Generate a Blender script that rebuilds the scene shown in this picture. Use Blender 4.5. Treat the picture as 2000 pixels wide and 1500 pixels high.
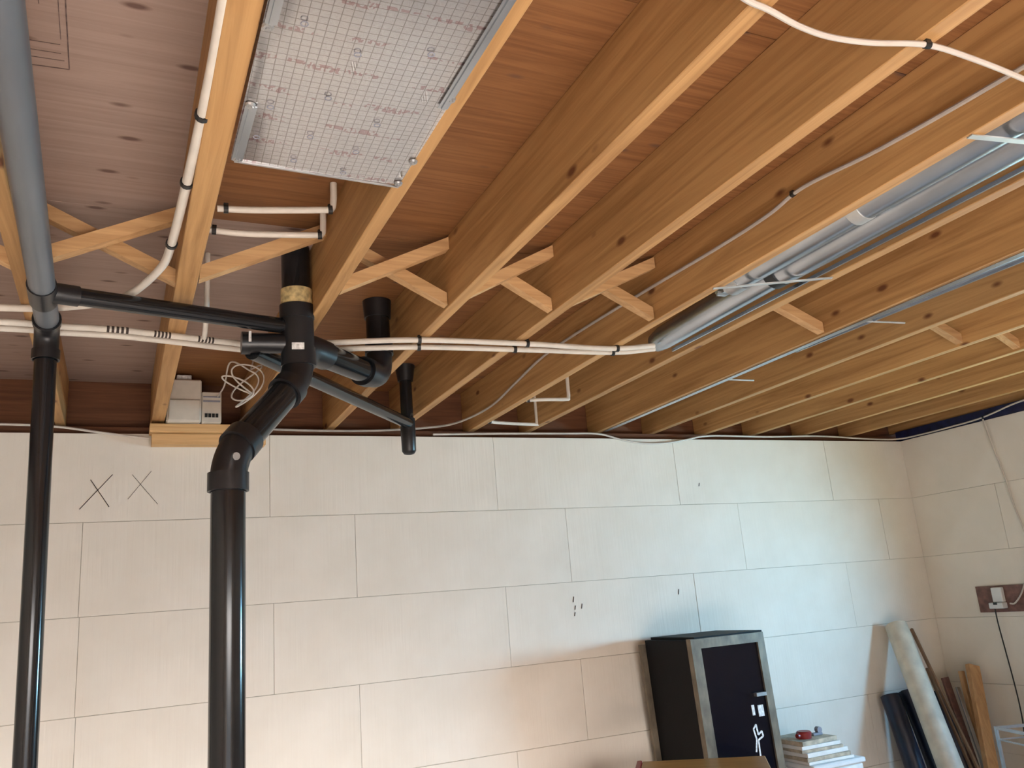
import bpy, bmesh, math, random
from mathutils import Vector, Matrix, Quaternion
random.seed(7)
for o in list(bpy.data.objects):
    bpy.data.objects.remove(o)
S = bpy.context.scene
COL = S.collection

# ------------------------------------------------------------------ camera
yaw, pitch, roll = 0.445596, 0.256449, -0.0812667
fwd = Vector((math.sin(yaw)*math.cos(pitch), math.cos(yaw)*math.cos(pitch), math.sin(pitch)))
rt = Vector((math.cos(yaw), -math.sin(yaw), 0)); up = rt.cross(fwd)
rt, up = math.cos(roll)*rt + math.sin(roll)*up, math.cos(roll)*up - math.sin(roll)*rt
cd = bpy.data.cameras.new('camera'); cam = bpy.data.objects.new('camera', cd); COL.objects.link(cam)
M = Matrix((rt, up, -fwd)).transposed().to_4x4(); M.translation = (0, 0, 1.6)
cam.matrix_world = M
cd.sensor_width = 36; cd.lens = 1636.71*36/2000; cd.clip_start = 0.02
S.camera = cam

# ------------------------------------------------------------------ world, lights, exposure
w = bpy.data.worlds.new('world'); S.world = w; w.use_nodes = True
bg = w.node_tree.nodes['Background']; bg.inputs[0].default_value = (0.75, 0.87, 1, 1); bg.inputs[1].default_value = 1.0
S.view_settings.view_transform = 'Standard'; S.view_settings.look = 'None'
S.view_settings.gamma = 1; S.view_settings.use_curve_mapping = False
S.view_settings.exposure = 0.0

def area(name, loc, direction, sx, sy, power, color, spread=180):
    l = bpy.data.lights.new(name, 'AREA'); l.shape = 'RECTANGLE'; l.size = sx; l.size_y = sy
    l.energy = power; l.color = color; l.spread = math.radians(spread)
    o = bpy.data.objects.new(name, l); COL.objects.link(o); o.location = loc
    o.rotation_euler = Vector(direction).to_track_quat('-Z', 'Y').to_euler()
    return o
WY0, WY1, WZ0, WZ1 = 1.95, 2.75, 1.2868, 1.6932          # small deep-set window in the right wall, just out of frame
area('window_daylight', (5.17, (WY0+WY1)/2, 1.49), (-1, 0.40, -0.14), .78, .39, 66, (0.15, 0.53, 1.0), 130)
area('window_lawn_bounce', (5.165, (WY0+WY1)/2, 1.49), (-1, 0.35, 0.55), .78, .39, 22, (0.88, 1.0, 0.36), 140)
area('overhead_door_daylight', (0.6, -3.05, 1.1), (-0.10, 1, -1.05), 2.7, 2.0, 650, (1.0, 0.93, 0.88), 100)

# ------------------------------------------------------------------ helpers
def mat(name):
    m = bpy.data.materials.new(name); m.use_nodes = True
    nt = m.node_tree; b = nt.nodes['Principled BSDF']
    return m, nt, b
def N(nt, t, **kw):
    n = nt.nodes.new(t)
    for k, v in kw.items():
        if k.startswith('i_'):
            n.inputs[k[2:].replace('_', ' ')].default_value = v
        else:
            setattr(n, k, v)
    return n
def simple(name, col, rough=0.5, metal=0.0, var=0.08, scale=18, bump=0.0, coat=0.0, stretch=(1, 1, 1)):
    m, nt, b = mat(name)
    b.inputs['Roughness'].default_value = rough; b.inputs['Metallic'].default_value = metal
    if coat: b.inputs['Coat Weight'].default_value = coat; b.inputs['Coat Roughness'].default_value = 0.08
    tc = N(nt, 'ShaderNodeTexCoord'); mp = N(nt, 'ShaderNodeMapping'); mp.inputs['Scale'].default_value = stretch
    nz = N(nt, 'ShaderNodeTexNoise'); nz.inputs['Scale'].default_value = scale; nz.inputs['Detail'].default_value = 5
    nt.links.new(tc.outputs['Object'], mp.inputs[0]); nt.links.new(mp.outputs[0], nz.inputs['Vector'])
    cr = N(nt, 'ShaderNodeValToRGB')
    c = Vector(col)
    cr.color_ramp.elements[0].color = (*[max(0, x*(1-var*2)) for x in c], 1); cr.color_ramp.elements[0].position = 0.3
    cr.color_ramp.elements[1].color = (*[min(1, x*(1+var)) for x in c], 1); cr.color_ramp.elements[1].position = 0.7
    nt.links.new(nz.outputs[0], cr.inputs[0]); nt.links.new(cr.outputs[0], b.inputs['Base Color'])
    if bump:
        bp = N(nt, 'ShaderNodeBump'); bp.inputs['Strength'].default_value = bump; bp.inputs['Distance'].default_value = 0.002
        nt.links.new(nz.outputs[0], bp.inputs['Height']); nt.links.new(bp.outputs[0], b.inputs['Normal'])
    return m
def wood(name, dark, light, grain, knot=(0.10, 0.035, 0.015), knotscale=(5, 2.2, 5), knotsize=0.13, rough=0.6, waviness=1.0, var=0.15):
    """grain = per-axis noise stretch in object space (small value = along the grain)."""
    m, nt, b = mat(name); b.inputs['Roughness'].default_value = rough
    b.inputs['Specular IOR Level'].default_value = 0.3
    tc = N(nt, 'ShaderNodeTexCoord'); oi = N(nt, 'ShaderNodeObjectInfo')
    off = N(nt, 'ShaderNodeVectorMath', operation='SCALE'); off.inputs['Scale'].default_value = 37.0
    cmb = N(nt, 'ShaderNodeCombineXYZ')
    for i in range(3): nt.links.new(oi.outputs['Random'], cmb.inputs[i])
    nt.links.new(cmb.outputs[0], off.inputs[0])
    add = N(nt, 'ShaderNodeVectorMath', operation='ADD')
    nt.links.new(tc.outputs['Object'], add.inputs[0]); nt.links.new(off.outputs[0], add.inputs[1])
    mp = N(nt, 'ShaderNodeMapping'); mp.inputs['Scale'].default_value = grain; nt.links.new(add.outputs[0], mp.inputs[0])
    nz = N(nt, 'ShaderNodeTexNoise'); nz.inputs['Scale'].default_value = 1.0; nz.inputs['Detail'].default_value = 6
    nz.inputs['Roughness'].default_value = 0.62; nz.inputs['Distortion'].default_value = waviness
    nt.links.new(mp.outputs[0], nz.inputs['Vector'])
    cr = N(nt, 'ShaderNodeValToRGB')
    cr.color_ramp.elements[0].position = 0.33; cr.color_ramp.elements[0].color = (*dark, 1)
    cr.color_ramp.elements[1].position = 0.62; cr.color_ramp.elements[1].color = (*light, 1)
    nt.links.new(nz.outputs[0], cr.inputs[0])
    # knots
    mk = N(nt, 'ShaderNodeMapping'); mk.inputs['Scale'].default_value = knotscale; nt.links.new(add.outputs[0], mk.inputs[0])
    vo = N(nt, 'ShaderNodeTexVoronoi'); vo.inputs['Scale'].default_value = 1.0; nt.links.new(mk.outputs[0], vo.inputs['Vector'])
    kr = N(nt, 'ShaderNodeValToRGB'); kr.color_ramp.elements[0].position = knotsize*0.45; kr.color_ramp.elements[0].color = (1, 1, 1, 1)
    kr.color_ramp.elements[1].position = knotsize; kr.color_ramp.elements[1].color = (0, 0, 0, 1)
    nt.links.new(vo.outputs['Distance'], kr.inputs[0])
    mx = N(nt, 'ShaderNodeMix', data_type='RGBA'); nt.links.new(kr.outputs[0], mx.inputs['Factor'])
    nt.links.new(cr.outputs[0], mx.inputs['A']); mx.inputs['B'].default_value = (*knot, 1)
    hs = N(nt, 'ShaderNodeHueSaturation'); nt.links.new(mx.outputs['Result'], hs.inputs['Color'])
    mr = N(nt, 'ShaderNodeMapRange'); mr.inputs['To Min'].default_value = 1-var; mr.inputs['To Max'].default_value = 1+var
    nt.links.new(oi.outputs['Random'], mr.inputs[0]); nt.links.new(mr.outputs[0], hs.inputs['Value'])
    nt.links.new(hs.outputs[0], b.inputs['Base Color'])
    bp = N(nt, 'ShaderNodeBump'); bp.inputs['Strength'].default_value = 0.15; bp.inputs['Distance'].default_value = 0.002
    nt.links.new(nz.outputs[0], bp.inputs['Height']); nt.links.new(bp.outputs[0], b.inputs['Normal'])
    return m

MT = {}
MT['joist'] = wood('pine_joist', (0.325, 0.165, 0.060), (0.51, 0.29, 0.118), (28, 1.1, 28), knot=(0.14, 0.05, 0.02), knotscale=(8, 3.8, 8), knotsize=0.125, var=0.07)
MT['brace'] = wood('pine_brace', (0.44, 0.25, 0.11), (0.60, 0.37, 0.18), (2.0, 40, 40), knotsize=0.05, var=0.12)
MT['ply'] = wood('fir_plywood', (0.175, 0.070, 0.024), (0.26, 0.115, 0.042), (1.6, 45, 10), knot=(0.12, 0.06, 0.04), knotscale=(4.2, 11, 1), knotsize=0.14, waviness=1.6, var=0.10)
MT['plylit'] = wood('pale_lit_plywood', (0.30, 0.21, 0.175), (0.37, 0.265, 0.22), (1.4, 40, 10), knot=(0.13, 0.075, 0.06), knotscale=(5.2, 14, 1), knotsize=0.17, waviness=1.2, var=0.06)  # left sheets' own pinkish tone, plus the brighter light there put into the colour
MT['rim'] = wood('rim_board', (0.095, 0.036, 0.017), (0.16, 0.065, 0.03), (2, 20, 40), knotsize=0.05)
MT['ledge'] = wood('pine_ledge', (0.50, 0.29, 0.12), (0.66, 0.42, 0.20), (2, 40, 40), knotsize=0.04)
MT['plank'] = wood('pine_plank', (0.42, 0.23, 0.10), (0.55, 0.33, 0.16), (40, 40, 1.5), knotsize=0.03)
MT['desk'] = wood('orange_desk_wood', (0.33, 0.15, 0.04), (0.46, 0.24, 0.07), (2, 30, 30), knotsize=0.02, rough=0.35)
MT['dowel'] = simple('dark_dowel', (0.22, 0.12, 0.06), 0.5)
MT['brownboard'] = simple('brown_board', (0.20, 0.10, 0.08), 0.6, var=0.2, scale=30)
MT['abs'] = simple('black_abs', (0.010, 0.011, 0.013), 0.15, var=0.15, scale=8)
MT['abssheen'] = simple('sheen_abs', (0.115, 0.13, 0.15), 0.33, var=0.2, scale=6, stretch=(1, .2, 1))  # overhead pipe: its blue-grey sheen painted in as a lighter base colour
MT['absdull'] = simple('black_abs_fitting', (0.012, 0.012, 0.014), 0.34, var=0.15, scale=12)
MT['pex'] = simple('white_pex', (0.72, 0.66, 0.58), 0.4, var=0.05)
MT['cable'] = simple('white_cable', (0.62, 0.56, 0.50), 0.45, var=0.05)
MT['greycable'] = simple('grey_cable', (0.40, 0.35, 0.31), 0.5, var=0.06)
MT['blackplastic'] = simple('black_plastic', (0.012, 0.012, 0.012), 0.4)
MT['galv'] = simple('galvanised_steel', (0.48, 0.51, 0.55), 0.27, 0.92, var=0.10, scale=14, stretch=(1, 0.3, 1))
MT['galvflat'] = simple('galvanised_sheet', (0.40, 0.44, 0.52), 0.40, 0.85, var=0.08, scale=25)
MT['strap'] = simple('hanger_strap', (0.62, 0.62, 0.60), 0.4, 0.6, var=0.05)
MT['tape'] = simple('yellowed_band', (0.55, 0.42, 0.20), 0.5, var=0.35, scale=40)
MT['sticker'] = simple('white_sticker', (0.8, 0.8, 0.8), 0.5, var=0.2, scale=90)
MT['ink'] = simple('dark_ink', (0.05, 0.035, 0.03), 0.8)
MT['putty'] = simple('beige_plastic', (0.60, 0.54, 0.46), 0.45, var=0.05)
MT['navy'] = simple('navy_membrane', (0.015, 0.018, 0.07), 0.45, var=0.3, scale=20)
MT['cabblack'] = simple('cabinet_black', (0.005, 0.005, 0.006), 0.6)
MT['cabblack'].node_tree.nodes['Principled BSDF'].inputs['Specular IOR Level'].default_value = 0.18
MT['cabframe'] = simple('worn_grey_frame', (0.19, 0.155, 0.11), 0.5, 0.2, var=0.22, scale=22, stretch=(1, 1, 0.5))
MT['cabglass'] = simple('dark_glass', (0.003, 0.004, 0.009), 0.05, var=0.1)
MT['cabglass'].node_tree.nodes['Principled BSDF'].inputs['Specular IOR Level'].default_value = 0.3
MT['paper'] = simple('white_paper', (0.75, 0.73, 0.70), 0.7, var=0.05)
MT['paperedge'] = simple('tan_board', (0.48, 0.40, 0.30), 0.7, var=0.2, scale=30)
MT['red'] = simple('dark_red_plastic', (0.25, 0.02, 0.02), 0.4)
MT['greyplastic'] = simple('grey_plastic', (0.25, 0.25, 0.30), 0.4)
MT['rollblue'] = simple('navy_vinyl', (0.008, 0.012, 0.030), 0.4, var=0.3, scale=10)
MT['rollcream'] = simple('cream_sheeting', (0.62, 0.54, 0.42), 0.55, var=0.1, scale=12, bump=0.5)
MT['white'] = simple('white_plastic', (0.75, 0.75, 0.75), 0.4, var=0.03)
MT['lightmetal'] = simple('brushed_metal', (0.45, 0.45, 0.45), 0.35, 0.8)
MT['concrete'] = simple('concrete_floor', (0.56, 0.53, 0.50), 0.75, var=0.10, scale=3, bump=0.2)
MT['joint'] = simple('joint_backing', (0.45, 0.40, 0.33), 0.9)  # wall core colour, seen in the gaps between foam blocks
MT['frame'] = simple('window_white', (0.75, 0.75, 0.74), 0.4, var=0.03)
def glassmat():
    m, nt, b = mat('window_glass'); b.inputs['Transmission Weight'].default_value = 1; b.inputs['Roughness'].default_value = 0
    b.inputs['IOR'].default_value = 1.45; return m
MT['glass'] = glassmat()
def foam():
    m, nt, b = mat('foam_block'); b.inputs['Roughness'].default_value = 0.85; b.inputs['Specular IOR Level'].default_value = 0.2
    tc = N(nt, 'ShaderNodeTexCoord'); oi = N(nt, 'ShaderNodeObjectInfo')
    sep = N(nt, 'ShaderNodeSeparateXYZ'); nt.links.new(tc.outputs['Object'], sep.inputs[0])
    sm = N(nt, 'ShaderNodeMath', operation='ADD'); nt.links.new(sep.outputs[0], sm.inputs[0]); nt.links.new(sep.outputs[1], sm.inputs[1])
    cb = N(nt, 'ShaderNodeCombineXYZ')
    s1 = N(nt, 'ShaderNodeMath', operation='MULTIPLY'); s1.inputs[1].default_value = 70; nt.links.new(sm.outputs[0], s1.inputs[0])
    s2 = N(nt, 'ShaderNodeMath', operation='MULTIPLY'); s2.inputs[1].default_value = 2.5; nt.links.new(sep.outputs[2], s2.inputs[0])
    s3 = N(nt, 'ShaderNodeMath', operation='MULTIPLY'); s3.inputs[1].default_value = 91; nt.links.new(oi.outputs['Random'], s3.inputs[0])
    for i, s in enumerate((s1, s2, s3)): nt.links.new(s.outputs[0], cb.inputs[i])
    nz = N(nt, 'ShaderNodeTexNoise'); nz.inputs['Scale'].default_value = 1; nz.inputs['Detail'].default_value = 3; nt.links.new(cb.outputs[0], nz.inputs['Vector'])
    n2 = N(nt, 'ShaderNodeTexNoise'); n2.inputs['Scale'].default_value = 4; n2.inputs['Detail'].default_value = 4; nt.links.new(tc.outputs['Object'], n2.inputs['Vector'])
    cr = N(nt, 'ShaderNodeValToRGB'); cr.color_ramp.elements[0].position = 0.3; cr.color_ramp.elements[0].color = (0.78, 0.72, 0.63, 1)
    cr.color_ramp.elements[1].position = 0.7; cr.color_ramp.elements[1].color = (0.84, 0.785, 0.70, 1); nt.links.new(n2.outputs[0], cr.inputs[0])
    nt.links.new(cr.outputs[0], b.inputs['Base Color'])
    bp = N(nt, 'ShaderNodeBump'); bp.inputs['Strength'].default_value = 0.8; bp.inputs['Distance'].default_value = 0.002
    nt.links.new(nz.outputs[0], bp.inputs['Height']); nt.links.new(bp.outputs[0], b.inputs['Normal'])
    return m
MT['foam'] = foam()
def foil():
    m, nt, b = mat('foil_scrim'); b.inputs['Metallic'].default_value = 0.82; b.inputs['Roughness'].default_value = 0.18
    tc = N(nt, 'ShaderNodeTexCoord')
    # scrim grid
    br = N(nt, 'ShaderNodeTexBrick'); br.offset = 0.0; br.inputs['Scale'].default_value = 1.0
    br.inputs['Brick Width'].default_value = 0.0170; br.inputs['Row Height'].default_value = 0.0160
    br.inputs['Mortar Size'].default_value = 0.0009; br.inputs['Mortar Smooth'].default_value = 0.2
    br.inputs['Color1'].default_value = (0.93, 0.95, 0.98, 1); br.inputs['Color2'].default_value = (0.90, 0.92, 0.95, 1); br.inputs['Mortar'].default_value = (0.62, 0.60, 0.60, 1)
    rot = N(nt, 'ShaderNodeMapping'); rot.inputs['Rotation'].default_value = (0, 0, 0.03)
    nt.links.new(tc.outputs['Object'], rot.inputs[0]); nt.links.new(rot.outputs[0], br.inputs['Vector'])
    # faded red print in rows
    sep = N(nt, 'ShaderNodeSeparateXYZ'); nt.links.new(tc.outputs['Object'], sep.inputs[0])
    pp = N(nt, 'ShaderNodeMath', operation='PINGPONG'); pp.inputs[1].default_value = 0.045; nt.links.new(sep.outputs[1], pp.inputs[0])
    lt = N(nt, 'ShaderNodeMath', operation='LESS_THAN'); lt.inputs[1].default_value = 0.009; nt.links.new(pp.outputs[0], lt.inputs[0])
    mp = N(nt, 'ShaderNodeMapping'); mp.inputs['Scale'].default_value = (130, 60, 1); nt.links.new(tc.outputs['Object'], mp.inputs[0])
    nz = N(nt, 'ShaderNodeTexNoise'); nz.inputs['Scale'].default_value = 1; nz.inputs['Detail'].default_value = 1; nt.links.new(mp.outputs[0], nz.inputs['Vector'])
    g1 = N(nt, 'ShaderNodeMath', operation='GREATER_THAN'); g1.inputs[1].default_value = 0.5; nt.links.new(nz.outputs[0], g1.inputs[0])
    mp2 = N(nt, 'ShaderNodeMapping'); mp2.inputs['Scale'].default_value = (9, 22, 1); nt.links.new(tc.outputs['Object'], mp2.inputs[0])
    nz2 = N(nt, 'ShaderNodeTexNoise'); nz2.inputs['Scale'].default_value = 1; nt.links.new(mp2.outputs[0], nz2.inputs['Vector'])
    g2 = N(nt, 'ShaderNodeMath', operation='GREATER_THAN'); g2.inputs[1].default_value = 0.5; nt.links.new(nz2.outputs[0], g2.inputs[0])
    a = N(nt, 'ShaderNodeMath', operation='MULTIPLY'); nt.links.new(lt.outputs[0], a.inputs[0]); nt.links.new(g1.outputs[0], a.inputs[1])
    a2 = N(nt, 'ShaderNodeMath', operation='MULTIPLY'); nt.links.new(a.outputs[0], a2.inputs[0]); nt.links.new(g2.outputs[0], a2.inputs[1])
    a3 = N(nt, 'ShaderNodeMath', operation='MULTIPLY'); nt.links.new(a2.outputs[0], a3.inputs[0]); a3.inputs[1].default_value = 0.42
    mx = N(nt, 'ShaderNodeMix', data_type='RGBA'); nt.links.new(a3.outputs[0], mx.inputs['Factor'])
    nt.links.new(br.outputs[0], mx.inputs['A']); mx.inputs['B'].default_value = (0.50, 0.16, 0.18, 1)
    nt.links.new(mx.outputs['Result'], b.inputs['Base Color'])
    n3 = N(nt, 'ShaderNodeTexNoise'); n3.inputs['Scale'].default_value = 25; n3.inputs['Detail'].default_value = 3; nt.links.new(tc.outputs['Object'], n3.inputs['Vector'])
    bp = N(nt, 'ShaderNodeBump'); bp.inputs['Strength'].default_value = 0.07; bp.inputs['Distance'].default_value = 0.002
    nt.links.new(n3.outputs[0], bp.inputs['Height'])
    bp2 = N(nt, 'ShaderNodeBump'); bp2.inputs['Strength'].default_value = 0.12; bp2.inputs['Distance'].default_value = 0.001
    nt.links.new(br.outputs['Fac'], bp2.inputs['Height']); nt.links.new(bp.outputs[0], bp2.inputs['Normal'])
    nt.links.new(bp2.outputs[0], b.inputs['Normal'])
    return m
MT['foil'] = foil()

# --- mesh builders (all geometry is added to a bmesh in local coordinates)
def V3(p): return Vector(p)
def a_box(bm, lo, hi, bevel=0.0):
    lo, hi = V3(lo), V3(hi)
    vs = [bm.verts.new((x, y, z)) for x in (lo.x, hi.x) for y in (lo.y, hi.y) for z in (lo.z, hi.z)]
    fs = [(0, 1, 3, 2), (4, 6, 7, 5), (0, 4, 5, 1), (2, 3, 7, 6), (0, 2, 6, 4), (1, 5, 7, 3)]
    faces = [bm.faces.new([vs[i] for i in f]) for f in fs]
    if bevel:
        es = list({e for f in faces for e in f.edges})
        bmesh.ops.bevel(bm, geom=es, offset=bevel, segments=1, affect='EDGES')
def a_hex(bm, c8):
    """8 corners: bottom 4 (ccw) then top 4"""
    vs = [bm.verts.new(c) for c in c8]
    for f in ((3, 2, 1, 0), (4, 5, 6, 7), (0, 1, 5, 4), (1, 2, 6, 5), (2, 3, 7, 6), (3, 0, 4, 7)):
        bm.faces.new([vs[i] for i in f])
def a_bar(bm, p0, p1, wx, wy, upv=(0, 0, 1)):
    """rectangular bar from p0 to p1; wx across, wy along upv-ish"""
    p0, p1 = V3(p0), V3(p1); d = (p1-p0).normalized(); u = V3(upv)
    s = d.cross(u)
    if s.length < 1e-4: s = d.cross(V3((1, 0, 0)))
    s.normalize(); u = s.cross(d).normalized()
    c = []
    for p in (p0, p1):
        c += [p - s*wx/2 - u*wy/2, p + s*wx/2 - u*wy/2, p + s*wx/2 + u*wy/2, p - s*wx/2 + u*wy/2]
    a_hex(bm, c)
def smooth_path(pts, n=8):
    pts = [V3(p) for p in pts]
    if len(pts) < 3: return pts
    out = []
    P = [pts[0]*2-pts[1]] + pts + [pts[-1]*2-pts[-2]]
    for i in range(1, len(P)-2):
        a, b, c, d = P[i-1], P[i], P[i+1], P[i+2]
        for k in range(n):
            t = k/n
            out.append(0.5*((2*b) + (-a+c)*t + (2*a-5*b+4*c-d)*t*t + (-a+3*b-3*c+d)*t**3))
    out.append(pts[-1]); return out
def a_tube(bm, pts, r, seg=12, cap=True):
    pts = [V3(p) for p in pts]; rr = r if isinstance(r, (list, tuple)) else [r]*len(pts)
    rings = []; ref = None
    for i, p in enumerate(pts):
        a = pts[max(i-1, 0)]; b = pts[min(i+1, len(pts)-1)]
        d = (b-a)
        if d.length < 1e-7: d = V3((0, 0, 1))
        d.normalize()
        if ref is None:
            ref = V3((0, 0, 1)) if abs(d.z) < 0.9 else V3((1, 0, 0))
            ref = (ref - d*ref.dot(d)).normalized()
        else:
            ref = (ref - d*ref.dot(d)).normalized()
        q = d.cross(ref)
        rings.append([bm.verts.new(p + (ref*math.cos(2*math.pi*k/seg) + q*math.sin(2*math.pi*k/seg))*rr[i]) for k in range(seg)])
    for a, b in zip(rings, rings[1:]):
        for k in range(seg):
            bm.faces.new((a[k], a[(k+1) % seg], b[(k+1) % seg], b[k]))
    if cap:
        bm.faces.new(rings[0][::-1]); bm.faces.new(rings[-1])
def a_cyl(bm, p0, p1, r, r2=None, seg=24):
    a_tube(bm, [p0, p1], [r, r if r2 is None else r2], seg)
def a_elbow(bm, pin, c, pout, r, hub=0.0, bend=None, seg=24):
    """pipe bend from pin through corner c to pout"""
    pin, c, pout = V3(pin), V3(c), V3(pout)
    k = bend or min((pin-c).length, (pout-c).length)*0.98
    a = c + (pin-c).normalized()*k; b = c + (pout-c).normalized()*k
    pts = [pin]
    for i in range(11):
        t = i/10; pts.append(a*(1-t)**2 + c*2*t*(1-t) + b*t*t)
    pts.append(pout)
    cl = [pts[0]]
    for p in pts[1:]:
        if (p-cl[-1]).length > 1e-4: cl.append(p)
    a_tube(bm, cl, r, seg)
    if hub:
        for e, f in ((pin, a), (pout, b)):
            d = (c-e).normalized()
            a_cyl(bm, e, e + d*min(hub, 0.9*(c-e).length), r*1.12, None, seg)
def ob(name, bm, m, parent=None, smooth=False, origin=None):
    bmesh.ops.recalc_face_normals(bm, faces=bm.faces[:])
    if smooth:
        for f in bm.faces: f.smooth = True
        for e in bm.edges:
            if len(e.link_faces) == 2 and e.calc_face_angle(0) > math.radians(40): e.smooth = False
    if origin is not None: bmesh.ops.translate(bm, verts=bm.verts[:], vec=-V3(origin))
    me = bpy.data.meshes.new(name); bm.to_mesh(me); bm.free()
    me.materials.append(MT[m] if isinstance(m, str) else m)
    o = bpy.data.objects.new(name, me); COL.objects.link(o)
    if origin is not None:
        if parent is None: o.location = origin
        else: o.location = V3(origin) - world_loc(parent)
    elif parent is not None: o.location = -world_loc(parent)
    if parent is not None: o.parent = parent
    return o
def world_loc(o):
    l = V3(o.location)
    while o.parent: o = o.parent; l = l + V3(o.location)
    return l
def tag(o, label, cat, group=None):
    o['label'] = label; o['category'] = cat
    if group: o['group'] = group
    return o
def thing(name, loc, label, cat, group=None):
    o = bpy.data.objects.new(name, None); COL.objects.link(o); o.location = loc; o.empty_display_size = 0.1
    return tag(o, label, cat, group)
def st(o): o['kind'] = 'structure'; return o
def nb(): return bmesh.new()
def one(fn, *a, **k):
    bm = nb(); fn(bm, *a, **k); return bm

# ------------------------------------------------------------------ setting
YB, XR, ZT, CH = 4.185, 5.02, 2.5045, 0.4064
XL, YR = -3.0, -3.2
ZJ, ZS = 2.545, 2.78
st(ob('floor', one(a_box, (XL-.3, YR-.3, -0.12), (XR+.3, YB+.3, 0.0)), 'concrete', origin=(1, 0.5, 0)))
wb = st(ob('wall_back', one(a_box, (XL-.25, YB+0.006, 0), (XR+.25, YB+.28, ZT-0.003)), 'joint', origin=(1, YB+.14, 0)))
bm = nb()
a_box(bm, (XR+0.006, YR-.25, 0), (XR+.28, WY0, ZT-.003)); a_box(bm, (XR+0.006, WY1, 0), (XR+.28, YB+0.005, ZT-.003))
a_box(bm, (XR+0.006, WY0, 0), (XR+.28, WY1, WZ0)); a_box(bm, (XR+0.006, WY0, WZ1), (XR+.28, WY1, ZT-.003))
wr = st(ob('wall_right', bm, 'joint', origin=(XR+.14, 0.5, 0)))
st(ob('wall_left', one(a_box, (XL-.25, YR-.25, 0), (XL, YB, ZT)), 'foam', origin=(XL-.12, 0.5, 0)))
DX0, DX1, DZ = -0.8, 2.2, 2.15                            # overhead door opening behind the camera
bm = nb()
a_box(bm, (XL, YR-.25, 0), (DX0, YR, ZT)); a_box(bm, (DX1, YR-.25, 0), (XR, YR, ZT)); a_box(bm, (DX0, YR-.25, DZ), (DX1, YR, ZT))
st(ob('wall_rear', bm, 'foam', origin=(0, YR-.12, 0)))
bm = nb()
a_box(bm, (DX0, YR-.2, 0), (DX0+.04, YR+.02, DZ)); a_box(bm, (DX1-.04, YR-.2, 0), (DX1, YR+.02, DZ)); a_box(bm, (DX0+.04, YR-.2, DZ-.04), (DX1-.04, YR+.02, DZ))
st(ob('trim_1', bm, 'ledge', origin=(.7, YR, 0)))
# foam blocks of the two visible walls, one object each
Zs = [ZT] + [2.0996 - CH*k for k in range(0, 6)] + [0.0]
joints_back = [[-2.99, -1.775, -0.57, 0.649, 1.854, 3.056, 4.290], [-2.59, -1.375, -0.157, 1.064, 2.266, 3.486, 4.70],
               [-2.59, -1.372, -0.152, 0.664, 1.864, 3.084, 4.30], [-2.58, -1.36, -0.147, 1.062, 2.274, 3.49, 4.70],
               [-2.99, -1.775, -0.56, 0.66, 1.86, 3.08, 4.29], [-2.59, -1.375, -0.157, 1.064, 2.266, 3.486, 4.70], [-2.99, -1.775, -0.57, 0.65, 1.85, 3.06, 4.29]]
G = 0.0009
def blk(lo, hi, parent):
    c = (V3(lo)+V3(hi))/2
    ob('foam_block', one(a_box, lo, hi, 0.0012), 'foam', parent, origin=c)
for r in range(7):
    xs = [XL] + joints_back[r] + [XR+.028]
    for a, b in zip(xs, xs[1:]):
        if b-a > 0.03:
            off = random.uniform(0, 0.0015)
            blk((a+G, YB+off, Zs[r+1]+G), (b-G, YB+0.03, Zs[r]-G), wb)
joints_right = [[2.95, 1.73, 0.5, -.7, -1.9], [3.55, 2.35, 1.15, -.05, -1.3, -2.5]]
for r in range(7):
    ys = [YB+G-.0006] + joints_right[r % 2] + [YR]
    for a, b in zip(ys, ys[1:]):
        segs = [(b, a)]
        if Zs[r] <= WZ1+.01 and Zs[r+1] >= WZ0-.01:
            segs = [(max(b, WY1), a), (b, min(a, WY0))]
        for s0, s1 in segs:
            if s1-s0 > 0.03: blk((XR+random.uniform(0, .0015), s0+G, Zs[r+1]+G), (XR+.03, s1-G, Zs[r]-G), wr)
# hand-drawn crosses on the back wall (pencil, flat)
for strokes in ([((-.135, 2.29), (-.055, 2.166)), ((-.046, 2.313), (-.174, 2.158))], [((.035, 2.312), (.147, 2.173)), ((.116, 2.328), (.021, 2.199))]):
    bm = nb()
    for (x0, z0), (x1, z1) in strokes:
        a_bar(bm, (x0, YB-.0006, z0), (x1, YB-.0006, z1), 0.0034 if strokes[0][0][0] < 0 else 0.002, 0.0006, (0, 1, 0))
    ob('drawn_cross', bm, 'ink', wb)
bm = nb()
for x, z, l in ((2.262, 1.585, .03), (2.268, 1.545, .022), (2.31, 1.548, .026), (2.262, 1.512, .02), (3.21, 2.21, .02), (2.96, 1.58, .03)):
    a_bar(bm, (x, YB-.0006, z), (x+.006, YB-.0006, z+l), 0.005, 0.0006, (0, 1, 0))
ob('scuff_marks', bm, 'ink', wb)
# window
win = st(ob('window_1', one(a_box, (XR+.20, WY0, WZ0), (XR+.26, WY0+.06, WZ1)), 'frame', origin=(XR+.23, 2.35, WZ0)))
bm = nb(); a_box(bm, (XR+.20, WY1-.06, WZ0), (XR+.26, WY1, WZ1)); a_box(bm, (XR+.20, WY0+.06, WZ0), (XR+.26, WY1-.06, WZ0+.06)); a_box(bm, (XR+.20, WY0+.06, WZ1-.06), (XR+.26, WY1-.06, WZ1))
a_box(bm, (XR+.21, 2.32, WZ0+.06), (XR+.25, 2.38, WZ1-.06))
ob('window_frame', bm, 'frame', win)
for y0, y1 in ((WY0+.06, 2.32), (2.38, WY1-.06)):
    ob('pane', one(a_box, (XR+.225, y0, WZ0+.06), (XR+.231, y1, WZ1-.06)), 'glass', win)
ob('window_sill', one(a_box, (XR-.015, WY0-.02, WZ0-.02), (XR+.20, WY1+.02, WZ0+.004)), 'frame', win)
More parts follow.
